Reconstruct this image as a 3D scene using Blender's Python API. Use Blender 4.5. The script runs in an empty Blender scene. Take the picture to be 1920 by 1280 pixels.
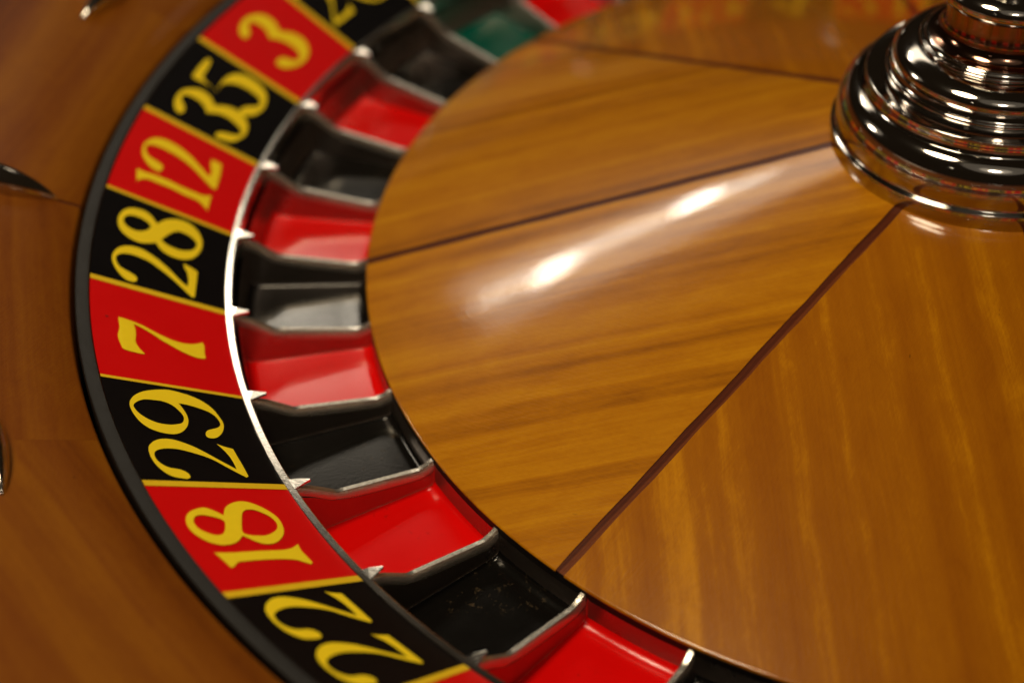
import bpy, bmesh, math, random
from mathutils import Matrix, Vector

random.seed(7)
sc = bpy.context.scene
COL = sc.collection
S = 0.2                       # metres per unit: the inner edge of the number ring has radius 0.2 m
PI = math.pi

# ------------------------------------------------------------------ camera
cam_d = bpy.data.cameras.new("camera")
cam = bpy.data.objects.new("camera", cam_d)
COL.objects.link(cam)
RX = (0.4826, -0.8752, -0.0341)
RY = (-0.5720, -0.2855, -0.7690)
RZ = (0.6633, 0.3906, -0.6384)
CP = (-1.9150 * S, -0.3998 * S, 1.3580 * S)
cam.matrix_world = Matrix(((RX[0], -RY[0], -RZ[0], CP[0]), (RX[1], -RY[1], -RZ[1], CP[1]),
                           (RX[2], -RY[2], -RZ[2], CP[2]), (0, 0, 0, 1)))
cam_d.sensor_fit = 'HORIZONTAL'
cam_d.sensor_width = 36.0
cam_d.lens = 60.29
cam_d.clip_start = 0.01
cam_d.clip_end = 50.0
cam_d.dof.use_dof = True
cam_d.dof.focus_distance = 1.955 * S
cam_d.dof.aperture_fstop = 6.9
cam_d.dof.aperture_blades = 0
sc.camera = cam

# ------------------------------------------------------------------ world, lamps, exposure
world = bpy.data.worlds.new("World")
sc.world = world
world.use_nodes = True
bg = world.node_tree.nodes["Background"]
bg.inputs[0].default_value = (1.0, 0.66, 0.36, 1)
bg.inputs[1].default_value = 0.013
sc.view_settings.view_transform = 'Standard'
sc.view_settings.look = 'None'
sc.view_settings.gamma = 1.0
sc.view_settings.exposure = 0.0


def dirv(az, el):
    az, el = math.radians(az), math.radians(el)
    return Vector((math.cos(el) * math.cos(az), math.cos(el) * math.sin(az), math.sin(el)))


def lamp(name, kind, az, el, dist, power, size, color=(1, .86, .66), target=(-0.06, 0.06, 0.0), size_y=None):
    ld = bpy.data.lights.new(name, kind)
    o = bpy.data.objects.new(name, ld)
    COL.objects.link(o)
    t = Vector(target)
    d = dirv(az, el)
    o.location = t + d * dist
    o.rotation_euler = d.to_track_quat('Z', 'Y').to_euler()
    ld.energy = power
    ld.color = color
    if kind == 'AREA':
        ld.shape = 'RECTANGLE' if size_y else 'DISK'
        ld.size = size
        if size_y:
            ld.size_y = size_y
    else:
        ld.shadow_soft_size = size
    return o


# long pendant over the far side of the wheel: its glowing shade and its bulbs
lamp("pendant_shade", 'AREA', 37.0, 39.6, 1.6, 1.35, 0.78, size_y=0.20, target=(-.104, .134, -.02))


def bulb(name, pos, power, size, color=(1, .86, .66)):
    ld = bpy.data.lights.new(name, 'POINT')
    ld.energy, ld.shadow_soft_size, ld.color = power, size, color
    o = bpy.data.objects.new(name, ld)
    o.location = pos
    COL.objects.link(o)


def tube(name, pos, power, length, width, color=(1, .88, .70)):
    ld = bpy.data.lights.new(name, 'AREA')
    ld.shape, ld.size, ld.size_y, ld.energy, ld.color = 'RECTANGLE', length, width, power, color
    o = bpy.data.objects.new(name, ld)
    o.location = pos
    o.rotation_euler = (Vector(pos) - Vector((-.06, .09, 0))).to_track_quat('Z', 'Y').to_euler()
    COL.objects.link(o)


tube("pendant_bulb", (.6552, 1.0185, .9259), .23, .046, .010)
tube("pendant_bulb", (.8119, .9036, .9127), .23, .046, .010)
tube("pendant_tube", (.7336, .9640, .9200), .42, .38, .014)
bulb("far_bulb", (1.2207, .9824, .2870), .06, .016)
# dim panel added above the shade to extend its sheen over the pockets
lamp("pendant_sheen_fill", 'AREA', 37.0, 43.5, 1.6, .11, 0.78, size_y=0.045, target=(-.104, .134, -.02))
# lamps over the players' side, with dim discs added as halos around two
lamp("overhead_lamp", 'AREA', 136, 73, 0.60, 2.45, 0.17, target=(-.10, .055, 0), color=(1, .82, .56))
lamp("front_lamp", 'AREA', 206, 50, 1.3, 1.4, 0.14)
lamp("front_halo_fill", 'AREA', 206, 52, 1.6, .20, 0.50)  # dim discs added as a halo round the front lamp's reflection in chrome
lamp("front_halo_fill", 'AREA', 206, 56, 1.7, .36, 1.10)
lamp("left_lamp", 'AREA', 96, 25, 1.4, 1.5, 0.17)
lamp("left_halo_fill", 'AREA', 96, 28, 1.6, .14, 0.46)  # dim disc added as a halo round the left lamp's reflection
lamp("ceiling_bulb", 'POINT', 170, 35, 1.7, 0.12, 0.012)
lamp("deflector_fill", 'AREA', 2, 42, 1.6, .22, 0.16)  # unseen lamp added on the far side to put a highlight on the deflectors

# ------------------------------------------------------------------ material helpers


def new_mat(name):
    m = bpy.data.materials.new(name)
    m.use_nodes = True
    nt = m.node_tree
    return m, nt, nt.nodes["Principled BSDF"]


def nd(nt, t, **kw):
    n = nt.nodes.new(t)
    for k, v in kw.items():
        setattr(n, k, v)
    return n


def ramp(nt, pts, src):
    r = nd(nt, "ShaderNodeValToRGB")
    e = r.color_ramp.elements
    e[0].position, e[0].color = pts[0][0], (*pts[0][1], 1)
    e[1].position, e[1].color = pts[-1][0], (*pts[-1][1], 1)
    for q, c in pts[1:-1]:
        x = e.new(q)
        x.color = (*c, 1)
    nt.links.new(src, r.inputs[0])
    return r


def noise(nt, vec, scale, detail=4, rough=.5, dist=0.0):
    n = nd(nt, "ShaderNodeTexNoise")
    n.inputs["Scale"].default_value = scale
    n.inputs["Detail"].default_value = detail
    n.inputs["Roughness"].default_value = rough
    n.inputs["Distortion"].default_value = dist
    nt.links.new(vec, n.inputs["Vector"])
    return n.outputs["Fac"]


def math_n(nt, op, a, b=None, clamp=False):
    n = nd(nt, "ShaderNodeMath", operation=op, use_clamp=clamp)
    for i, v in enumerate((a, b)):
        if v is None:
            continue
        if isinstance(v, (int, float)):
            n.inputs[i].default_value = v
        else:
            nt.links.new(v, n.inputs[i])
    return n.outputs[0]


def mapping(nt, vec, scale, loc=(0, 0, 0)):
    n = nd(nt, "ShaderNodeMapping")
    n.inputs["Scale"].default_value = scale
    n.inputs["Location"].default_value = loc
    nt.links.new(vec, n.inputs["Vector"])
    return n.outputs[0]


def mix_col(nt, fac, a, b, mode='MIX'):
    n = nd(nt, "ShaderNodeMix", data_type='RGBA', blend_type=mode)
    if isinstance(fac, (int, float)):
        n.inputs[0].default_value = fac
    else:
        nt.links.new(fac, n.inputs[0])
    for i, v in ((6, a), (7, b)):
        if isinstance(v, tuple):
            n.inputs[i].default_value = (*v, 1)
        else:
            nt.links.new(v, n.inputs[i])
    return n.outputs[2]


def bump(nt, b, h, strength, dist=0.001, coat=False):
    n = nd(nt, "ShaderNodeBump")
    n.inputs["Strength"].default_value = strength
    n.inputs["Distance"].default_value = dist
    nt.links.new(h, n.inputs["Height"])
    nt.links.new(n.outputs[0], b.inputs["Normal"])
    if coat:
        n2 = nd(nt, "ShaderNodeBump")
        n2.inputs["Strength"].default_value = strength * .24
        n2.inputs["Distance"].default_value = dist
        nt.links.new(h, n2.inputs["Height"])
        nt.links.new(n2.outputs[0], b.inputs["Coat Normal"])


def veneer(name, dark, mid, light, stripe=170.0, figure=1.0, offset=0.0, rough=.3, coat=.6, spec=.12, stops=(.36, .47, .60)):
    """Varnished ribbon-stripe veneer; UV = metres along / across the grain."""
    m, nt, b = new_mat(name)
    uv = nd(nt, "ShaderNodeUVMap", uv_map="grain").outputs[0]
    wob = noise(nt, mapping(nt, uv, (14, 30, 1), (offset, 0, 0)), 1.0, 3)
    wv = nd(nt, "ShaderNodeVectorMath", operation='MULTIPLY_ADD')
    cmb = nd(nt, "ShaderNodeCombineXYZ")
    nt.links.new(math_n(nt, 'MULTIPLY', math_n(nt, 'SUBTRACT', wob, .5), .0055), cmb.inputs[1])
    wv.inputs[1].default_value = (1, 1, 1)
    nt.links.new(uv, wv.inputs[0])
    nt.links.new(cmb.outputs[0], wv.inputs[2])
    v = wv.outputs[0]
    broad = noise(nt, mapping(nt, v, (.8, stripe * .40, 1), (offset, 3, 0)), 1.0, 3, .5)
    medium = noise(nt, mapping(nt, v, (1.6, stripe * 1.1, 1), (offset + 4, 7, 0)), 1.0, 4, .5)
    fine = noise(nt, mapping(nt, v, (6.0, stripe * 6, 1), (offset, 9, 0)), 1.0, 3, .6)
    fig = noise(nt, mapping(nt, uv, (75, 210, 1), (offset, 1, 5)), 1.0, 5, .65, .5)
    fibre = noise(nt, mapping(nt, v, (300, 3200, 1), (offset, 6, 2)), 1.0, 3, .7)
    rot = nd(nt, "ShaderNodeVectorRotate", rotation_type='Z_AXIS')
    nt.links.new(uv, rot.inputs["Vector"])
    rot.inputs["Angle"].default_value = .55
    ripple = noise(nt, mapping(nt, rot.outputs[0], (330, 1900, 1), (offset, 4, 4)), 1.0, 2, .5)
    pore = noise(nt, mapping(nt, v, (160, 2600, 1), (offset, 2, 1)), 1.0, 2, .6)
    f = math_n(nt, 'ADD', math_n(nt, 'MULTIPLY', broad, .40), math_n(nt, 'MULTIPLY', medium, .42))
    f = math_n(nt, 'ADD', f, math_n(nt, 'MULTIPLY', fine, .12))
    f = math_n(nt, 'ADD', f, math_n(nt, 'MULTIPLY', fig, .22 * figure))
    f = math_n(nt, 'ADD', f, math_n(nt, 'MULTIPLY', math_n(nt, 'ADD', fibre, ripple), .06))
    f = math_n(nt, 'SUBTRACT', f, .5 * (.40 + .42 + .12 + .22 * figure + .12) - .48)
    cr = ramp(nt, [(stops[0], dark), (stops[1], mid), (stops[2], light)], f)
    dash = math_n(nt, 'MULTIPLY', math_n(nt, 'SUBTRACT', fibre, .60), 5.0, True)
    cr2 = mix_col(nt, math_n(nt, 'MULTIPLY', dash, .12), cr.outputs[0], tuple(x * .45 for x in dark))
    fleck = noise(nt, mapping(nt, uv, (230, 420, 1), (offset, 8, 3)), 1.0, 2)
    cr2 = mix_col(nt, math_n(nt, 'MULTIPLY', math_n(nt, 'SUBTRACT', fleck, .765), 14.0, True), cr2, tuple(x * .25 for x in dark))
    speck = noise(nt, mapping(nt, uv, (900, 900, 1), (offset, 0, 3)), 1.0, 1)
    col = mix_col(nt, math_n(nt, 'MULTIPLY', speck, .25), cr2, tuple(x * .7 for x in mid))
    nt.links.new(col, b.inputs["Base Color"])
    b.inputs["Roughness"].default_value = rough
    b.inputs["Specular IOR Level"].default_value = spec
    b.inputs["Coat Weight"].default_value = coat
    rr = math_n(nt, 'ADD', math_n(nt, 'MULTIPLY', math_n(nt, 'ADD', pore, fig), .030), .006)
    nt.links.new(rr, b.inputs["Coat Roughness"])
    h = math_n(nt, 'ADD', math_n(nt, 'MULTIPLY', pore, .6), math_n(nt, 'MULTIPLY', fine, .4))
    bump(nt, b, math_n(nt, 'ADD', h, ripple), .09, .0005, True)
    return m


def paint(name, col, rough=.3, coat=.0, var=.12, spec=.5, nscale=160, bumps=.03, dust=None):
    m, nt, b = new_mat(name)
    co = nd(nt, "ShaderNodeTexCoord").outputs["Object"]
    n1 = noise(nt, co, nscale, 5, .6)
    n2 = noise(nt, co, nscale * 14, 2)
    f = math_n(nt, 'ADD', math_n(nt, 'MULTIPLY', n1, .6), math_n(nt, 'MULTIPLY', n2, .4))
    c = mix_col(nt, f, tuple(x * (1 - var) for x in col), tuple(min(1, x * (1 + var)) for x in col))
    if dust:
        d = noise(nt, co, 520, 6, .75)
        big = noise(nt, co, 60, 2)
        k = math_n(nt, 'MULTIPLY', math_n(nt, 'SUBTRACT', d, .57), 6.0, True)
        k = math_n(nt, 'MULTIPLY', k, math_n(nt, 'MULTIPLY', math_n(nt, 'SUBTRACT', big, .50), 7.0, True))
        c = mix_col(nt, math_n(nt, 'MULTIPLY', k, .55), c, dust)
    nt.links.new(c, b.inputs["Base Color"])
    rr = math_n(nt, 'ADD', math_n(nt, 'MULTIPLY', n1, rough * .4), rough * .8)
    nt.links.new(rr, b.inputs["Roughness"])
    b.inputs["Specular IOR Level"].default_value = spec
    b.inputs["Coat Weight"].default_value = coat
    b.inputs["Coat Roughness"].default_value = .08
    bump(nt, b, n2, bumps, .0004)
    return m


def metal(name, col, rough, scratch=.05, tarnish=.0, metallic=1.0):
    m, nt, b = new_mat(name)
    co = nd(nt, "ShaderNodeTexCoord").outputs["Object"]
    n1 = noise(nt, co, 90, 5, .6)
    n2 = noise(nt, co, 1400, 3, .7)
    c = mix_col(nt, math_n(nt, 'MULTIPLY', n1, tarnish), col, tuple(x * .35 for x in col))
    nt.links.new(c, b.inputs["Base Color"])
    b.inputs["Metallic"].default_value = metallic
    rr = math_n(nt, 'ADD', math_n(nt, 'MULTIPLY', n1, rough * .7), rough * .65)
    nt.links.new(rr, b.inputs["Roughness"])
    if scratch:
        bump(nt, b, n2, scratch, .0003)
    return m


RED = (.58, .0012, .002)
BLACK = (.003, .0025, .003)
GREEN = (.004, .12, .075)
M = {}
M['cone_wood'] = veneer('varnished_ribbon_veneer', (.255, .082, .0010), (.41, .148, .0012), (.53, .225, .003), 185, 1.05, 0, .25, 1.0, .20)
M['cone_wood_streaky'] = veneer('varnished_streaky_veneer', (.265, .076, .0010), (.345, .114, .0012), (.54, .218, .002), 105, .8, 11.0, .25, 1.0, .20, (.38, .50, .60))
M['bowl_wood'] = veneer('varnished_bowl_veneer', (.095, .020, .0010), (.160, .042, .0012), (.225, .074, .0018), 75, .7, 5.0, .55, .05)
M['inlay'] = veneer('dark_rosewood_inlay', (.030, .006, .003), (.085, .018, .006), (.190, .050, .012), 1300, .2, 2.0)
M['red'] = paint('red_number_enamel', RED, .38, 0, .08, .18)
M['black'] = paint('black_number_enamel', BLACK, .38, 0, .3, .10)
M['green'] = paint('green_number_enamel', GREEN, .38, 0, .08, .35)
M['yellow'] = paint('yellow_numeral_print', (.82, .61, .010), .45, 0, .10, .3, 400)
M['line'] = paint('gold_divider_print', (.70, .46, .010), .45, 0, .14, .3, 400)
M['red_pocket'] = paint('red_pocket_lacquer', (.66, .0020, .0015), .15, 0, .06, .30, 120, .05, (.05, .012, .008))
M['black_pocket'] = paint('black_pocket_lacquer', (.004, .0035, .003), .15, 0, .3, .32, 120, .05, (.16, .11, .06))
M['green_pocket'] = paint('green_pocket_lacquer', (.0015, .080, .055), .18, 0, .06, .4, 120, .05)
M['fret'] = metal('worn_nickel_fret', (.80, .75, .67), .25, .22, .6, .92)
M['strip'] = metal('bright_nickel_strip', (.86, .83, .77), .12, .05, .25)
M['chrome'] = metal('polished_chrome', (.54, .51, .48), .07, .0, .1)
M['wall'] = metal('dull_nickel_pocket_wall', (.50, .43, .39), .30, .15, .5)
M['tinted_chrome'] = metal('tinted_chrome_column', (.30, .17, .12), .09, .0, .2)  # chrome tinted so the column's dark wood reflection sits in the colour
M['deflector'] = metal('polished_deflector_chrome', (.70, .66, .60), .12, .02, .2)
M['rim'] = paint('black_satin_rim', (.006, .005, .004), .42, 0, .3, .25, 300, .15)
M['gap'] = paint('black_collar', (.006, .004, .004), .55, 0, .2, .3)  # even black of the collar, also used on the hidden bases
M['speck'] = paint('dark_chip', (.02, .004, .004), .6)
M['dark_wood'] = veneer('dark_mahogany_rim', (.03, .008, .003), (.07, .02, .006), (.12, .04, .01), 60, .4, 8.0)
M['felt'] = paint('green_table_felt', (.01, .05, .02), .9, 0, .3, .1, 500, .3)

# ------------------------------------------------------------------ object helpers


def empty(name, label, cat):
    o = bpy.data.objects.new(name, None)
    COL.objects.link(o)
    o['label'] = label
    o['category'] = cat
    o.empty_display_size = .05
    return o


def obj(name, verts, faces, mat, parent=None, smooth=False, uvs=None, auto=None):
    me = bpy.data.meshes.new(name)
    me.from_pydata([(x * S, y * S, z * S) for x, y, z in verts], [], faces)
    me.materials.append(mat)
    if uvs:
        ul = me.uv_layers.new(name="grain")
        for lp in me.loops:
            ul.data[lp.index].uv = uvs[lp.vertex_index]
    bm = bmesh.new()
    bm.from_mesh(me)
    bmesh.ops.recalc_face_normals(bm, faces=bm.faces)
    bm.to_mesh(me)
    bm.free()
    if smooth:
        for pl in me.polygons:
            pl.use_smooth = True
        if auto:
            me.set_sharp_from_angle(angle=math.radians(auto))
    o = bpy.data.objects.new(name, me)
    COL.objects.link(o)
    if parent:
        o.parent = parent
    return o


def copy_part(o, parent, rz):
    c = o.copy()
    COL.objects.link(c)
    c.parent = parent
    c.rotation_euler = (0, 0, rz)
    return c


def pol(r, a, z):
    return (r * math.cos(a), r * math.sin(a), z)


def sector(profile, a0, a1, n, closed=False):
    """Sweep an (r, z) profile from angle a0 to a1 (end caps when the profile is closed)."""
    v, f = [], []
    m = len(profile)
    full = abs(a1 - a0 - 2 * PI) < 1e-6
    cols = n if full else n + 1
    for i in range(cols):
        a = a0 + (a1 - a0) * i / n
        for r, z in profile:
            v.append(pol(r, a, z))
    seg = m if closed else m - 1
    for i in range(n):
        j = (i + 1) % cols
        for k in range(seg):
            q = (k + 1) % m
            f.append((i * m + k, j * m + k, j * m + q, i * m + q))
    if closed and not full:
        f.append(tuple(range(m)))
        f.append(tuple((cols - 1) * m + k for k in range(m)))
    return v, f


def grain_uv(verts, az, off=(0, 0), mirror=False):
    c, s = math.cos(az), math.sin(az)
    out = []
    for x, y, z in verts:
        al, ac = x * c + y * s, -x * s + y * c
        out.append(((al + off[0]) * S, ((abs(ac) if mirror else ac) + off[1]) * S))
    return out


def catmull(pts, n=4):
    """Closed smooth loop through pts (u, v, corner)."""
    out = []
    N = len(pts)
    for i in range(N):
        p0, p1, p2, p3 = pts[i - 1], pts[i], pts[(i + 1) % N], pts[(i + 2) % N]
        a = p1 if p1[2] else p0
        d = p2 if p2[2] else p3
        for k in range(n):
            t = k / n
            q = []
            for c in (0, 1):
                m1 = (p2[c] - a[c]) / 2
                m2 = (d[c] - p1[c]) / 2
                t2, t3 = t * t, t * t * t
                q.append((2 * t3 - 3 * t2 + 1) * p1[c] + (t3 - 2 * t2 + t) * m1 + (-2 * t3 + 3 * t2) * p2[c] + (t3 - t2) * m2)
            out.append(tuple(q))
    return out


# ------------------------------------------------------------------ wheel measurements
STEP = 2 * PI / 37
PH = 1.5578
R1, H1 = 1.1556, 0.0849
RC, HC = 0.8192, -0.0361
RT, HT = 0.19, 0.1289
SEAM0 = PH + 3 * STEP + 0.0225
KS = H1 / (R1 - 1)


def ring_z(r):
    return (r - 1) * KS


def cone_z(r):
    return HC + (RC - r) / (RC - RT) * (HT - HC)


SEQ = [3, 35, 12, 28, 7, 29, 18, 22, 9, 31, 14, 20, 1, 33, 16, 24, 5, 10, 23, 8, 30, 11, 36, 13, 27, 6, 34, 17, 25, 2, 21,
       4, 19, 15, 32, 0, 26]
REDS = {1, 3, 5, 7, 9, 12, 14, 16, 18, 19, 21, 23, 25, 27, 30, 32, 34, 36}


def colour(n):
    return 'green' if n == 0 else ('red' if n in REDS else 'black')


# ------------------------------------------------------------------ rotor (everything that spins together)
rotor = empty('roulette_rotor', 'spinning roulette rotor with red and black number ring, wooden cone and chrome turret', 'roulette wheel')

# number cells: conical sectors, each carrying its printed numeral
GLYPHS = {
    '18_8': [[[-335,590,1],[-410,636,0],[-463,688,0],[-442,750,0],[-384,817,0],[-292,863,0],[-188,884,0],[-90,882,0],[0,857,0],[80,817,0],[129,751,0],[126,683,0],[85,622,0],[0,563,1],[46,536,0],[106,503,0],[151,454,0],[152,395,0],[97,327,0],[-14,263,0],[-143,230,0],[-289,224,0],[-409,256,0],[-502,305,0],[-557,359,0],[-569,414,0],[-540,475,0],[-483,530,0],[-409,567,0]],[[-266,818,0],[-324,789,0],[-346,742,0],[-327,691,0],[-288,640,0],[-244,617,0],[-196,622,0],[-100,654,0],[-43,685,0],[-23,732,0],[-57,778,0],[-125,818,0],[-202,830,0]],[[-287,479,0],[-375,448,0],[-423,408,0],[-422,355,0],[-371,310,0],[-298,273,0],[-198,260,0],[-107,280,0],[-40,326,0],[11,396,0],[11,460,0],[-8,518,0],[-54,543,0],[-164,517,0]]],
    '18_1': [[[235,838,1],[243,800,0],[252,741,0],[254,638,0],[256,506,0],[265,374,0],[245,296,0],[183,225,1],[294,239,0],[400,236,0],[507,234,1],[536,254,1],[488,291,0],[440,334,0],[409,426,0],[396,556,0],[396,688,0],[405,734,0],[456,776,0],[479,807,1],[390,816,0],[306,827,0]]],
    '7_7': [[[-230,804,1],[-228,765,0],[-210,703,0],[-175,633,0],[-124,572,0],[-66,496,0],[-22,418,0],[-11,347,0],[-35,277,0],[-110,204,1],[-34,195,0],[77,202,0],[194,201,1],[217,235,0],[210,290,0],[159,371,0],[86,445,0],[20,512,0],[-62,575,0],[-123,635,0],[-151,673,0],[-162,698,1],[-73,689,0],[39,692,0],[142,700,0],[207,693,0],[276,674,0],[342,646,1],[352,680,0],[345,745,0],[334,782,0],[320,802,1],[220,815,0],[128,822,0],[57,817,0],[-38,803,0],[-117,803,0]]],
    '29_9': [[[-474,843,0],[-580,800,0],[-671,729,0],[-731,640,0],[-766,548,0],[-753,473,0],[-714,388,0],[-647,319,0],[-543,266,0],[-422,239,0],[-295,225,0],[-191,236,0],[-81,269,0],[1,315,0],[28,359,0],[12,389,0],[-44,389,0],[-106,366,0],[-146,323,0],[-178,284,0],[-229,255,0],[-288,248,0],[-372,258,0],[-448,291,0],[-499,351,0],[-533,418,0],[-545,467,0],[-547,499,1],[-469,483,0],[-362,471,0],[-250,475,0],[-147,500,0],[-54,543,0],[6,597,0],[22,654,0],[2,721,0],[-49,781,0],[-141,825,0],[-264,849,0],[-379,856,0]],[[-414,827,0],[-484,791,0],[-535,736,0],[-545,675,0],[-544,610,0],[-501,555,0],[-429,522,0],[-346,501,0],[-270,503,0],[-201,526,0],[-163,568,0],[-141,626,0],[-149,695,0],[-193,753,0],[-265,801,0],[-349,826,0]]],
    '29_2': [[[120,343,1],[154,305,0],[190,239,1],[339,235,0],[509,232,0],[679,235,1],[703,254,1],[617,308,0],[514,368,0],[419,425,0],[355,489,0],[302,571,0],[272,641,0],[272,711,0],[298,770,0],[343,810,0],[409,826,0],[485,823,0],[557,796,0],[597,757,0],[616,697,0],[664,659,0],[728,653,0],[765,678,0],[760,719,0],[733,777,0],[661,819,0],[551,848,0],[426,856,0],[311,847,0],[231,823,0],[157,775,0],[114,714,0],[111,648,0],[150,580,0],[211,515,0],[294,455,0],[369,409,0],[457,356,0],[562,292,1],[461,289,0],[349,293,0],[226,313,0]]],
    '28_8': [[[-501,568,1],[-600,618,0],[-652,675,0],[-643,738,0],[-610,787,0],[-517,836,0],[-385,858,0],[-268,856,0],[-156,833,0],[-79,788,0],[-28,728,0],[-21,660,0],[-68,594,0],[-117,552,1],[-43,525,0],[21,476,0],[48,412,0],[34,338,0],[-38,272,0],[-176,226,0],[-340,205,0],[-480,211,0],[-622,248,0],[-712,303,0],[-747,372,0],[-718,446,0],[-645,510,0],[-571,545,0]],[[-352,820,0],[-434,805,0],[-485,764,0],[-499,713,0],[-484,665,0],[-442,621,0],[-395,606,0],[-330,618,0],[-260,653,0],[-220,696,0],[-217,741,0],[-245,783,0],[-295,810,0]],[[-214,520,1],[-320,490,0],[-440,446,0],[-505,404,0],[-511,358,0],[-486,303,0],[-418,257,0],[-333,246,0],[-230,269,0],[-156,324,0],[-130,386,0],[-141,450,0],[-171,492,0]]],
    '28_2': [[[101,332,1],[123,277,0],[178,215,1],[414,219,0],[715,231,1],[734,257,1],[599,335,0],[468,416,0],[369,497,0],[287,578,0],[257,657,0],[258,730,0],[299,789,0],[366,819,0],[437,819,0],[519,797,0],[560,758,0],[593,708,0],[634,668,0],[699,659,0],[748,678,0],[762,710,0],[740,754,0],[661,799,0],[561,834,0],[438,856,0],[321,851,0],[204,821,0],[122,770,0],[84,705,0],[86,637,0],[140,561,0],[214,490,0],[320,419,0],[444,349,0],[534,291,1],[409,287,0],[252,302,0],[179,324,0]]],
    '12_2': [[[-499,353,1],[-507,294,0],[-492,245,1],[-268,220,0],[48,207,1],[103,239,1],[15,318,0],[-105,420,0],[-176,499,0],[-220,585,0],[-239,666,0],[-239,745,0],[-213,801,0],[-153,826,0],[-74,812,0],[-14,777,0],[10,723,0],[35,670,0],[93,644,0],[189,651,0],[222,679,0],[213,734,0],[158,786,0],[69,834,0],[-41,864,0],[-177,872,0],[-317,849,0],[-410,800,0],[-455,735,0],[-458,662,0],[-430,577,0],[-363,486,0],[-262,395,0],[-152,309,1],[-266,319,0],[-374,345,0]]],
    '12_1': [[[298,846,1],[303,812,0],[300,759,0],[280,692,0],[273,584,0],[289,445,0],[286,353,0],[276,294,0],[196,227,1],[328,221,0],[525,220,0],[582,231,1],[529,263,0],[457,332,0],[458,424,0],[436,535,0],[441,642,0],[444,722,0],[495,768,0],[577,805,1],[439,832,0]]],
    '35_3': [[[677,744,0],[625,708,0],[537,703,0],[452,728,0],[386,766,0],[327,782,0],[269,763,0],[255,706,0],[272,649,0],[329,604,0],[415,564,1],[352,515,0],[290,454,0],[282,380,0],[323,309,0],[368,269,0],[441,260,0],[501,300,0],[537,352,0],[580,395,0],[637,420,0],[709,426,0],[764,393,0],[745,323,0],[694,259,0],[560,212,0],[393,187,0],[237,199,0],[118,235,0],[43,284,0],[2,340,0],[-2,419,0],[48,484,0],[127,541,1],[46,585,0],[1,651,0],[4,720,0],[74,785,0],[186,838,0],[353,854,0],[513,839,0],[634,798,0]]],
    '35_5': [[[-612,844,1],[-625,800,0],[-548,767,0],[-375,752,0],[-276,746,0],[-218,729,0],[-173,677,0],[-149,611,1],[-275,627,0],[-455,625,0],[-612,593,0],[-715,527,0],[-748,431,0],[-712,321,0],[-616,244,0],[-444,197,0],[-255,186,0],[-66,217,0],[59,280,0],[95,341,0],[23,366,0],[-91,364,0],[-204,323,0],[-287,274,0],[-377,275,0],[-436,307,0],[-459,386,0],[-440,476,0],[-370,544,0],[-292,577,0],[-178,580,0],[-87,582,1],[-105,665,0],[-101,734,0],[-84,799,0],[-114,847,1],[-294,854,0],[-469,853,0]]],
    '3_3': [[[386,742,0],[369,706,0],[292,693,0],[200,706,0],[130,740,0],[85,770,0],[16,770,0],[-14,733,0],[-14,676,0],[12,629,0],[102,569,1],[28,524,0],[-28,471,0],[-54,406,0],[-46,341,0],[10,289,0],[86,274,0],[137,299,0],[178,346,0],[222,385,0],[326,402,0],[409,392,0],[453,353,0],[426,290,0],[313,238,0],[152,202,0],[-34,199,0],[-205,231,0],[-314,292,0],[-365,363,0],[-355,435,0],[-302,503,0],[-210,555,1],[-259,600,0],[-301,674,0],[-292,747,0],[-223,806,0],[-101,849,0],[62,862,0],[223,841,0],[332,801,0]]],
}

# outlines of each digit, in 1e-4 rad from the middle of its cell and 1e-3 of the ring width
DIG = {'1': '18_1', '2': '29_2', '3': '35_3', '5': '35_5', '7': '7_7', '8': '18_8', '9': '29_9'}


def loops_of(key):
    return [[(u * 1e-4, v * 1e-3, c) for u, v, c in L] for L in GLYPHS[key]]


def centred(L):
    us = [q[0] for q in L[0]]
    m = (min(us) + max(us)) / 2
    return [[(u - m, v, c) for u, v, c in q] for q in L]


def digit(d):
    if d == '6':
        return [[(-u, 1.08 - v, c) for u, v, c in q] for q in centred(loops_of(DIG['9']))]
    if d == '0':
        o = [(.034 * math.cos(t), .54 + .32 * math.sin(t), 0) for t in [i * PI / 8 for i in range(16)]]
        q = [(.019 * math.cos(t), .54 + .27 * math.sin(t), 0) for t in [i * PI / 8 for i in range(16)]]
        return [o, q]
    if d == '4':
        o = [(-.012, .86, 1), (-.024, .86, 1), (-.024, .48, 1), (-.038, .48, 1), (-.038, .42, 1), (-.024, .42, 1),
             (-.024, .22, 1), (-.008, .22, 1), (-.008, .42, 1), (.038, .42, 1), (.038, .48, 1)]
        q = [(-.010, .48, 1), (-.010, .75, 1), (.026, .48, 1)]
        return [o, q]
    return centred(loops_of(DIG[d]))


def shift(L, du, dv=0.0):
    return [[(u + du, v + dv, c) for u, v, c in q] for q in L]


SEEN = {
    3: [loops_of('3_3')], 35: [loops_of('35_3'), loops_of('35_5')], 12: [loops_of('12_1'), loops_of('12_2')],
    28: [loops_of('28_2'), loops_of('28_8')], 7: [loops_of('7_7')], 29: [loops_of('29_2'), loops_of('29_9')],
    18: [loops_of('18_1'), loops_of('18_8')], 22: [shift(loops_of('29_2'), -.083), shift(loops_of('29_2'), -.008)],
    26: [shift(loops_of('29_2'), .002, .03), shift(digit('6'), -.036)],
}


def numeral_loops(n):
    if n in SEEN:
        return SEEN[n]
    s = str(n)
    if len(s) == 1:
        return [digit(s)]
    return [shift(digit(s[0]), .038), shift(digit(s[1]), -.036)]


INSET = {3: .0026, 35: .0028, 12: .0020, 26: .0010, 28: .0006}


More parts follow.
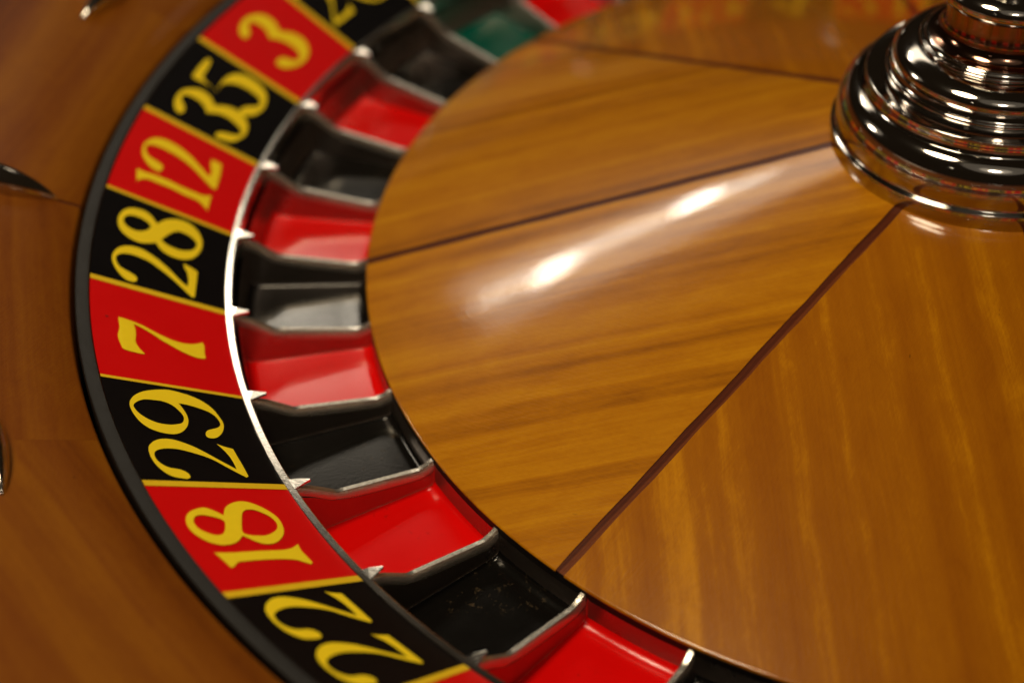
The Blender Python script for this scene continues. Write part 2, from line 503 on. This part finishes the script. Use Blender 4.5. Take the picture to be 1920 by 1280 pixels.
def fill_loops(loops, inset=0.0):
    """Filled flat outline with holes -> (verts, faces) in (u, v)."""
    cu = bpy.data.curves.new('outline', 'CURVE')
    cu.dimensions = '2D'
    cu.fill_mode = 'BOTH'
    K = 10.0
    for L in loops:
        pts = catmull(L, 4)
        if inset:
            area = sum(p[0] * q[1] - q[0] * p[1] for p, q in zip(pts, pts[1:] + pts[:1]))
            sg = math.copysign(inset, area)
            new = []
            for i in range(len(pts)):
                p, q = pts[i - 2], pts[(i + 2) % len(pts)]
                dx, dy = (q[0] - p[0]) * 1.08, (q[1] - p[1]) * .1556
                d = math.hypot(dx, dy) or 1
                new.append((pts[i][0] - dy / d * sg / 1.08, pts[i][1] + dx / d * sg / .1556))
            pts = new
        sp = cu.splines.new('POLY')
        sp.points.add(len(pts) - 1)
        for q, (u, v) in zip(sp.points, pts):
            q.co = (u * 1.08 * K, v * .1556 * K, 0, 1)
        sp.use_cyclic_u = True
    o = bpy.data.objects.new('outline', cu)
    me = bpy.data.meshes.new_from_object(o)
    vs = [(w.co.x / K / 1.08, w.co.y / K / .1556) for w in me.vertices]
    fs = [tuple(pl.vertices) for pl in me.polygons]
    bpy.data.objects.remove(o)
    bpy.data.curves.remove(cu)
    bpy.data.meshes.remove(me)
    return vs, fs


def on_ring(u, v, mid, lift):
    r = 1 + v * (R1 - 1)
    a = mid + u
    nz = 1 / math.hypot(1, KS)
    rr = r - KS * nz * lift
    return (rr * math.cos(a), rr * math.sin(a), ring_z(r) + nz * lift)


for j, n in enumerate(SEQ):
    a0, a1 = PH + j * STEP, PH + (j + 1) * STEP
    prof = [(1.0002, -.012), (1.0002, ring_z(1.0002)), (1.04, ring_z(1.04)), (1.08, ring_z(1.08)), (1.12, ring_z(1.12)), (R1 - .0004, ring_z(R1 - .0004)), (R1 - .0004, .045)]
    v, f = sector(prof, a0 + .0003, a1 - .0003, 12, True)
    cell = obj('number_cell', v, f, M[colour(n)], rotor)
    cell['label'] = '%s cell printed with a yellow %d' % (colour(n), n)
    V, F = [], []
    mid = (a0 + a1) / 2
    for loops in numeral_loops(n):
        vs, fs = fill_loops(loops, INSET.get(n, 0.0))
        b = len(V)
        V += [on_ring(u, w, mid, .0009 + .00015 * (b > 0)) for u, w in vs]
        F += [tuple(b + i for i in q) for q in fs]
    obj('numeral', V, F, M['yellow'], cell)
    if n == 7:
        vs = [(-.0198 + .0012 * math.cos(t * PI / 5), .885 + .011 * math.sin(t * PI / 5)) for t in range(10)]
        obj('paint_chip', [on_ring(u, w, mid, .0008) for u, w in vs], [tuple(range(10))], M['speck'], cell)

# printed lines between the cells
DW = {0: .0095, 1: .0095, 2: .0095, 3: .0062, 4: .0095, 5: .0052, 6: .0098, 7: .0100, 8: .0095}
for j in range(37):
    w = DW.get(j, random.choice((.006, .0095)))
    a = PH + j * STEP
    V = []
    for i in range(6):
        t = i / 5
        for sgn in (-1, 1):
            r = 1.0006 + (R1 - 1.001) * t
            V.append(on_ring(sgn * w / 2 / r, (r - 1) / (R1 - 1), a, .0006))
    F = [(2 * i, 2 * i + 1, 2 * i + 3, 2 * i + 2) for i in range(5)]
    obj('divider_line', V, F, M['line'], rotor)

# black rim outside the numbers
v, f = sector([(R1, .04), (R1, .0862), (R1 + .0012, .0880), (1.1690, .0905), (1.1715, .0903), (1.1730, .0888), (1.1737, .086), (1.1737, .01), (1.168, -.02), (1.16, .03)],
              0, 2 * PI, 222, True)
obj('outer_rim', v, f, M['rim'], rotor, True, None, 40)

# bright metal strip at the inner edge of the numbers
v, f = sector([(1.0, -.03), (1.0, .0006), (.9992, .0012), (.9926, .0012), (.9918, .0006), (.9914, -.0015), (.9914, -.03)], 0, 2 * PI, 222, True)
obj('metal_strip', v, f, M['strip'], rotor, True, None, 35)

# pockets: lacquered troughs with filleted floors
HW = .0061           # half width between pocket wall and the middle of the fret


def fret_top(r):
    P = [(.818, -.0445), (.826, -.0490), (.838, -.0520), (.941, -.0350), (.972, -.0125), (1.0, .0008)]
    for (ra, za), (rb, zb) in zip(P, P[1:]):
        if r <= rb:
            return za + (zb - za) * (r - ra) / (rb - ra)
    return P[-1][1]


FLOOR = -.0830


def pocket_mesh(a0, a1):
    rs = [.8185, .8200, .8240, .835, .86, .89, .92, .95, .970, .980, .985, .9865]
    v, f = [], []
    cross = 17
    for ri, r in enumerate(rs):
        zf = FLOOR
        # fillet against inner and outer walls
        rise = {0: .0325, 1: .0065, 2: .0012, 9: .0012, 10: .0065, 11: .058}.get(ri, 0)
        zf += rise
        w0, w1 = a0 + HW / r, a1 - HW / r
        top = max(fret_top(r) - .0125, zf + .002)
        fr = .0042
        L = (w1 - w0) * r
        xs = [(0, top), (0.0003, zf + fr * 1.4), (fr * .12, zf + fr * .60), (fr * .40, zf + fr * .22), (fr * .75, zf + fr * .05), (fr * 1.1, zf),
              (L * .25, zf), (L * .4, zf), (L * .5, zf)]
        xs = xs + [(L - x, z) for x, z in reversed(xs[:-1])]
        for x, z in xs:
            v.append(pol(r, w0 + x / r, min(z, max(top, zf + .0005)) if rise > .02 else z))
    for i in range(len(rs) - 1):
        for k in range(cross - 1):
            f.append((i * cross + k, (i + 1) * cross + k, (i + 1) * cross + k + 1, i * cross + k + 1))
    return v, f


for j, n in enumerate(SEQ):
    v, f = pocket_mesh(PH + j * STEP, PH + (j + 1) * STEP)
    po = obj('pocket', v, f, M[colour(n) + '_pocket'], rotor, True, None, 50)
    po['label'] = colour(n) + ' ball pocket'
    po.data.materials.append(M['wall'])
    for pl in po.data.polygons:
        i, k = divmod(pl.index, 16)
        if k in (0, 1, 14, 15) or i in (0, 10):
            pl.material_index = 1

# frets between the pockets
TH = .0056


def fret_mesh():
    rs = [.8186, .8215, .826, .832, .838, .85, .88, .91, .932, .941, .948, .96, .972, .985, .9904]
    v, f = [], []
    for r in rs:
        z = fret_top(r)
        th = TH * (1.0 if r < .96 else 1 - .25 * (r - .96) / .03)
        sec = [(-th, z - .030), (-th, z - .0115), (-th * .95, z - .0095), (-th * .66, z - .0013), (-th * .50, z), (th * .50, z), (th * .66, z - .0013), (th * .95, z - .0095), (th, z - .0115), (th, z - .030)]
        for y, zz in sec:
            v.append((r, y, zz))
    m = 10
    for i in range(len(rs) - 1):
        for k in range(m):
            q = (k + 1) % m
            f.append((i * m + k, (i + 1) * m + k, (i + 1) * m + q, i * m + q))
    f.append(tuple(range(m)))
    f.append(tuple((len(rs) - 1) * m + k for k in range(m)))
    return v, f


v, f = fret_mesh()
fret0 = obj('fret', v, f, M['fret'], rotor, True, None, 33)
# flat pointed tab that ties the fret into the strip
tab_top = [(.9935, -.0088), (.9935, .0088), (.9860, .0066), (.9710, .0006), (.9710, -.0006), (.9860, -.0066)]
V = [(x, y, .0016 - max(0, .988 - x) * .16) for x, y in tab_top] + [(x, y * .8, -.0022 - max(0, .988 - x) * .16) for x, y in tab_top]
F = [(0, 1, 2, 3, 4, 5), (11, 10, 9, 8, 7, 6)] + [(i, (i + 1) % 6, 6 + (i + 1) % 6, 6 + i) for i in range(6)]
tab0 = obj('fret_tab', V, F, M['strip'], fret0)
fret0.rotation_euler = (0, 0, PH)
for j in range(1, 37):
    c = copy_part(fret0, rotor, PH + j * STEP)
    copy_part(tab0, c, 0)

# dark collar below the wooden cone and a base under the pockets
v, f = sector([(.8125, -.0405), (.8180, -.0405), (.8180, -.130), (.70, -.130), (.70, -.06)], 0, 2 * PI, 148, True)
obj('cone_collar', v, f, M['gap'], rotor, True, None, 40)
v, f = sector([(.8180, -.088), (1.0, -.088), (1.165, -.02), (1.16, -.13), (.8180, -.13)], 0, 2 * PI, 148, True)
obj('pocket_base', v, f, M['gap'], rotor)

# the cone: eight veneered wedges and the inlaid strips between them
SW = .0066           # half width of an inlay
for q in range(8):
    a0, a1 = SEAM0 + q * PI / 4, SEAM0 + (q + 1) * PI / 4
    N, K = 24, 26
    V = []
    prof = [(RC - .0008, -.0405), (RC, HC - .0018), (RC - .0006, HC - .0004), (RC - .0014, cone_z(RC - .0014)), (RC - .0024, cone_z(RC - .0024)), (RC - .0040, cone_z(RC - .0040))]
    prof += [(RC - .004 - (RC - .004 - .185) * k / K, None) for k in range(1, K + 1)]
    for r, z in prof:
        z = cone_z(r) if z is None else z
        j0 = .0005 * (math.sin(r * 47 + q * 2.1) + .6 * math.sin(r * 113 + q))
        j1 = .0005 * (math.sin(r * 41 + q * 1.3 + 2) + .6 * math.sin(r * 97 + q))
        b0, b1 = a0 + math.asin((SW + j0) / r), a1 - math.asin((SW + j1) / r)
        for i in range(N + 1):
            V.append(pol(r, b0 + (b1 - b0) * i / N, z))
    F = []
    for k in range(len(prof) - 1):
        for i in range(N):
            F.append((k * (N + 1) + i, k * (N + 1) + i + 1, (k + 1) * (N + 1) + i + 1, (k + 1) * (N + 1) + i))
    az = (SEAM0, SEAM0 + PI / 2, SEAM0 + PI / 2, SEAM0 + PI, SEAM0 + PI, SEAM0 - PI / 2, SEAM0 - PI / 2, SEAM0)[q]
    uv = grain_uv(V, az, (3.1 * (q // 2), 2.3 * ((q + 1) // 2 % 4) + .11 * q))
    obj('cone_wedge', V, F, M['cone_wood_streaky' if q in (1, 2, 5, 6) else 'cone_wood'], rotor, True, uv, 40)
    V, F = [], []
    for k in range(K + 1):
        r = RC - .0008 - (RC - .0008 - .185) * k / K
        for sgn in (-1, 1):
            V.append((r * math.cos(a0) - sgn * SW * 1.2 * math.sin(a0), r * math.sin(a0) + sgn * SW * 1.2 * math.cos(a0), cone_z(r) - .0008))
    for k in range(K):
        F.append((2 * k, 2 * k + 1, 2 * k + 3, 2 * k + 2))
    obj('seam_inlay', V, F, M['inlay'], rotor, False, grain_uv(V, a0, (q * 1.7, q * .9)))

# turret


def lathe(name, prof, parent, mat='chrome', n=160, ang=50):
    v, f = sector(prof, 0, 2 * PI, n)
    return obj(name, v, f, M[mat], parent, True, None, ang)


def arc(cr, cz, rad, t0, t1, n, sx=1.0):
    return [(cr + sx * rad * math.cos(math.radians(t0 + (t1 - t0) * i / n)), cz + rad * math.sin(math.radians(t0 + (t1 - t0) * i / n))) for i in range(n + 1)]


turret = lathe('turret', [(.196, .115), (.2035, .122), (.2045, .126), (.2046, .1450), (.2044, .1458), (.2037, .1464), (.2025, .1468), (.1995, .1474), (.1986, .1486), (.1984, .1510)]
               + [(.1700 + .0292 * math.cos(math.radians(t)), .1640 + .0440 * math.sin(math.radians(t))) for t in range(-10, 86, 4)], rotor)
turret['label'] = 'stepped polished chrome turret'
lathe('cove_ring', [(.1728, .2070), (.1710, .2062), (.1698, .2075), (.1681, .2110), (.1672, .2165), (.1665, .2228), (.1660, .2238), (.1648, .2242), (.1635, .2240), (.1620, .2236), (.1500, .2226), (.1425, .2222), (.1405, .2224)], turret)
lathe('bead_ring', [(.1418, .2218), (.1416, .2270)] + arc(.1390, .2300, .0038, -40, 110, 12) + [(.1368, .2345), (.1358, .2365), (.1345, .2400)], turret)
lathe('dome', [(.1340, .2394)] + [(.1000 + .0368 * math.cos(math.radians(t)), .2470 + .0215 * math.sin(math.radians(t))) for t in range(-18, 84, 4)], turret)
lathe('neck_ring', [(.1046, .2686)] + arc(.1030, .2712, .0026, -50, 120, 8) + [(.1000, .2738), (.0985, .2760), (.0990, .2775), (.0975, .2790), (.0945, .2795)], turret)
lathe('column', [(.0946, .2790), (.0890, .2805), (.0840, .2835), (.0800, .2880), (.0775, .2930), (.0765, .3000), (.0762, .3150), (.0765, .3300)], turret, 'tinted_chrome')
lathe('hub', [(.0768, .3298), (.0800, .3305), (.0850, .3330), (.0885, .3370), (.0895, .3420), (.0880, .3480), (.0830, .3540), (.0740, .3590), (.0600, .3640), (.0500, .3720), (.0450, .3850),
              (.0430, .4100), (.0450, .4300), (.0520, .4420), (.0540, .4520), (.0500, .4640), (.0380, .4740), (.0180, .4790), (0.0001, .4800)], turret)

# ------------------------------------------------------------------ fixed bowl around the rotor
bowl = empty('wheel_bowl', 'fixed brown wooden bowl with chrome deflectors around the spinning rotor', 'wheel bowl')
RB, HB, SL = 1.1785, .0900, .43


def bowl_z(r):
    return HB + (r - RB) * SL


BS = PH + 3.27 * STEP
for q in range(16):
    a0, a1 = BS + q * PI / 8, BS + (q + 1) * PI / 8
    g0, g1 = (.0022, .00005) if q % 2 == 0 else (.00005, .0022)
    V, F = [], []
    N, K = 16, 10
    prof = [(RB + .0006, HB - .06), (RB, HB - .004), (RB + .0012, HB - .001)] + [(RB + .003 + (1.70 - RB - .003) * k / K, None) for k in range(K + 1)]
    for r, z in prof:
        z = bowl_z(r) if z is None else z
        for i in range(N + 1):
            V.append(pol(r, a0 + g0 + (a1 - a0 - g0 - g1) * i / N, z))
    for k in range(len(prof) - 1):
        for i in range(N):
            F.append((k * (N + 1) + i, k * (N + 1) + i + 1, (k + 1) * (N + 1) + i + 1, (k + 1) * (N + 1) + i))
    mid = (a0 + a1) / 2
    uv = grain_uv(V, mid + (PI / 2 if True else 0) + random.uniform(-.12, .12), (q * 3.3, q * 1.9))
    obj('bowl_panel', V, F, M['bowl_wood'], bowl, True, uv, 40)
    if q % 2 == 0:
        V, F = [], []
        for k in range(11):
            r = RB + .001 + (1.69 - RB) * k / 10
            for sgn in (-1, 1):
                V.append(pol(r, a0 + sgn * .0045, bowl_z(r) - .0012))
        for k in range(10):
            F.append((2 * k, 2 * k + 1, 2 * k + 3, 2 * k + 2))
        obj('bowl_inlay', V, F, M['inlay'], bowl, False, grain_uv(V, a0, (q, q)))
v, f = sector([(RB + .012, .03), (RB + .012, HB - .006), (1.70, bowl_z(1.70) - .006), (1.70, .0)], 0, 2 * PI, 128, True)
obj('bowl_core', v, f, M['gap'], bowl)
zt = bowl_z(1.70)
v, f = sector([(1.70, -.13), (1.70, zt), (1.715, zt - .002), (1.75, zt + .004), (1.80, zt + .035), (1.83, zt + .08), (1.84, zt + .12)], 0, 2 * PI, 160)
obj('ball_track', v, f, M['dark_wood'], bowl, True, [(math.atan2(y, x) * .3, math.hypot(x, y) * .2 + z * .2) for x, y, z in v], 50)
v, f = sector([(1.84, zt + .12), (1.85, zt + .132), (1.90, zt + .138), (1.98, zt + .13), (2.02, zt + .10), (2.03, zt + .05), (2.03, -.13)], 0, 2 * PI, 160)
obj('outer_rim', v, f, M['dark_wood'], bowl, True, [(math.atan2(y, x) * .3, math.hypot(x, y) * .2 + z * .2) for x, y, z in v], 50)

# deflectors screwed to the bowl: pointed, domed, every second one set across the slope


def deflector_mesh():
    L, W, H = .0975, .0225, .031
    V, F = [], []
    n, m = 26, 14
    for i in range(n + 1):
        t = -1 + 2 * i / n
        t = math.copysign(abs(t) ** .85, t)
        w = W * max(0, 1 - abs(t) ** 1.9) ** .9 + .0006
        h = H * max(0, 1 - abs(t) ** 2.0) ** .75 + .0006
        for k in range(m + 1):
            a = PI * k / m
            V.append((L * t, w * math.copysign(abs(math.cos(a)) ** .9, math.cos(a)), h * math.sin(a) ** 1.15 - .0015))
    for i in range(n):
        for k in range(m):
            F.append((i * (m + 1) + k, (i + 1) * (m + 1) + k, (i + 1) * (m + 1) + k + 1, i * (m + 1) + k + 1))
    F.append(tuple(range(m + 1)))
    F.append(tuple(n * (m + 1) + k for k in range(m + 1)))
    return V, F


v, f = deflector_mesh()
d0 = obj('deflector', v, f, M['deflector'], bowl, True, None, 60)
tilt = math.atan(SL)
for q in range(16):
    d = d0 if q == 0 else d0.copy()
    if q:
        COL.objects.link(d)
        d.parent = bowl
    a = BS + q * PI / 8
    r = 1.294
    base = Matrix.Translation(Vector(pol(r * S, a, bowl_z(r) * S))) @ Matrix.Rotation(a, 4, 'Z') @ Matrix.Rotation(-tilt, 4, 'Y')
    d.matrix_local = base @ Matrix.Rotation(0 if q % 2 == 0 else PI / 2, 4, 'Z')
    d['label'] = 'chrome deflector pointing at the rotor' if q % 2 == 0 else 'chrome deflector lying along the rotor edge'

# surface under the wheel
V = [(x, y, -.132) for x, y in ((-6, -6), (6, -6), (6, 6), (-6, 6))]
t = obj('table_top', V, [(0, 1, 2, 3)], M['felt'])
t['kind'] = 'structure'
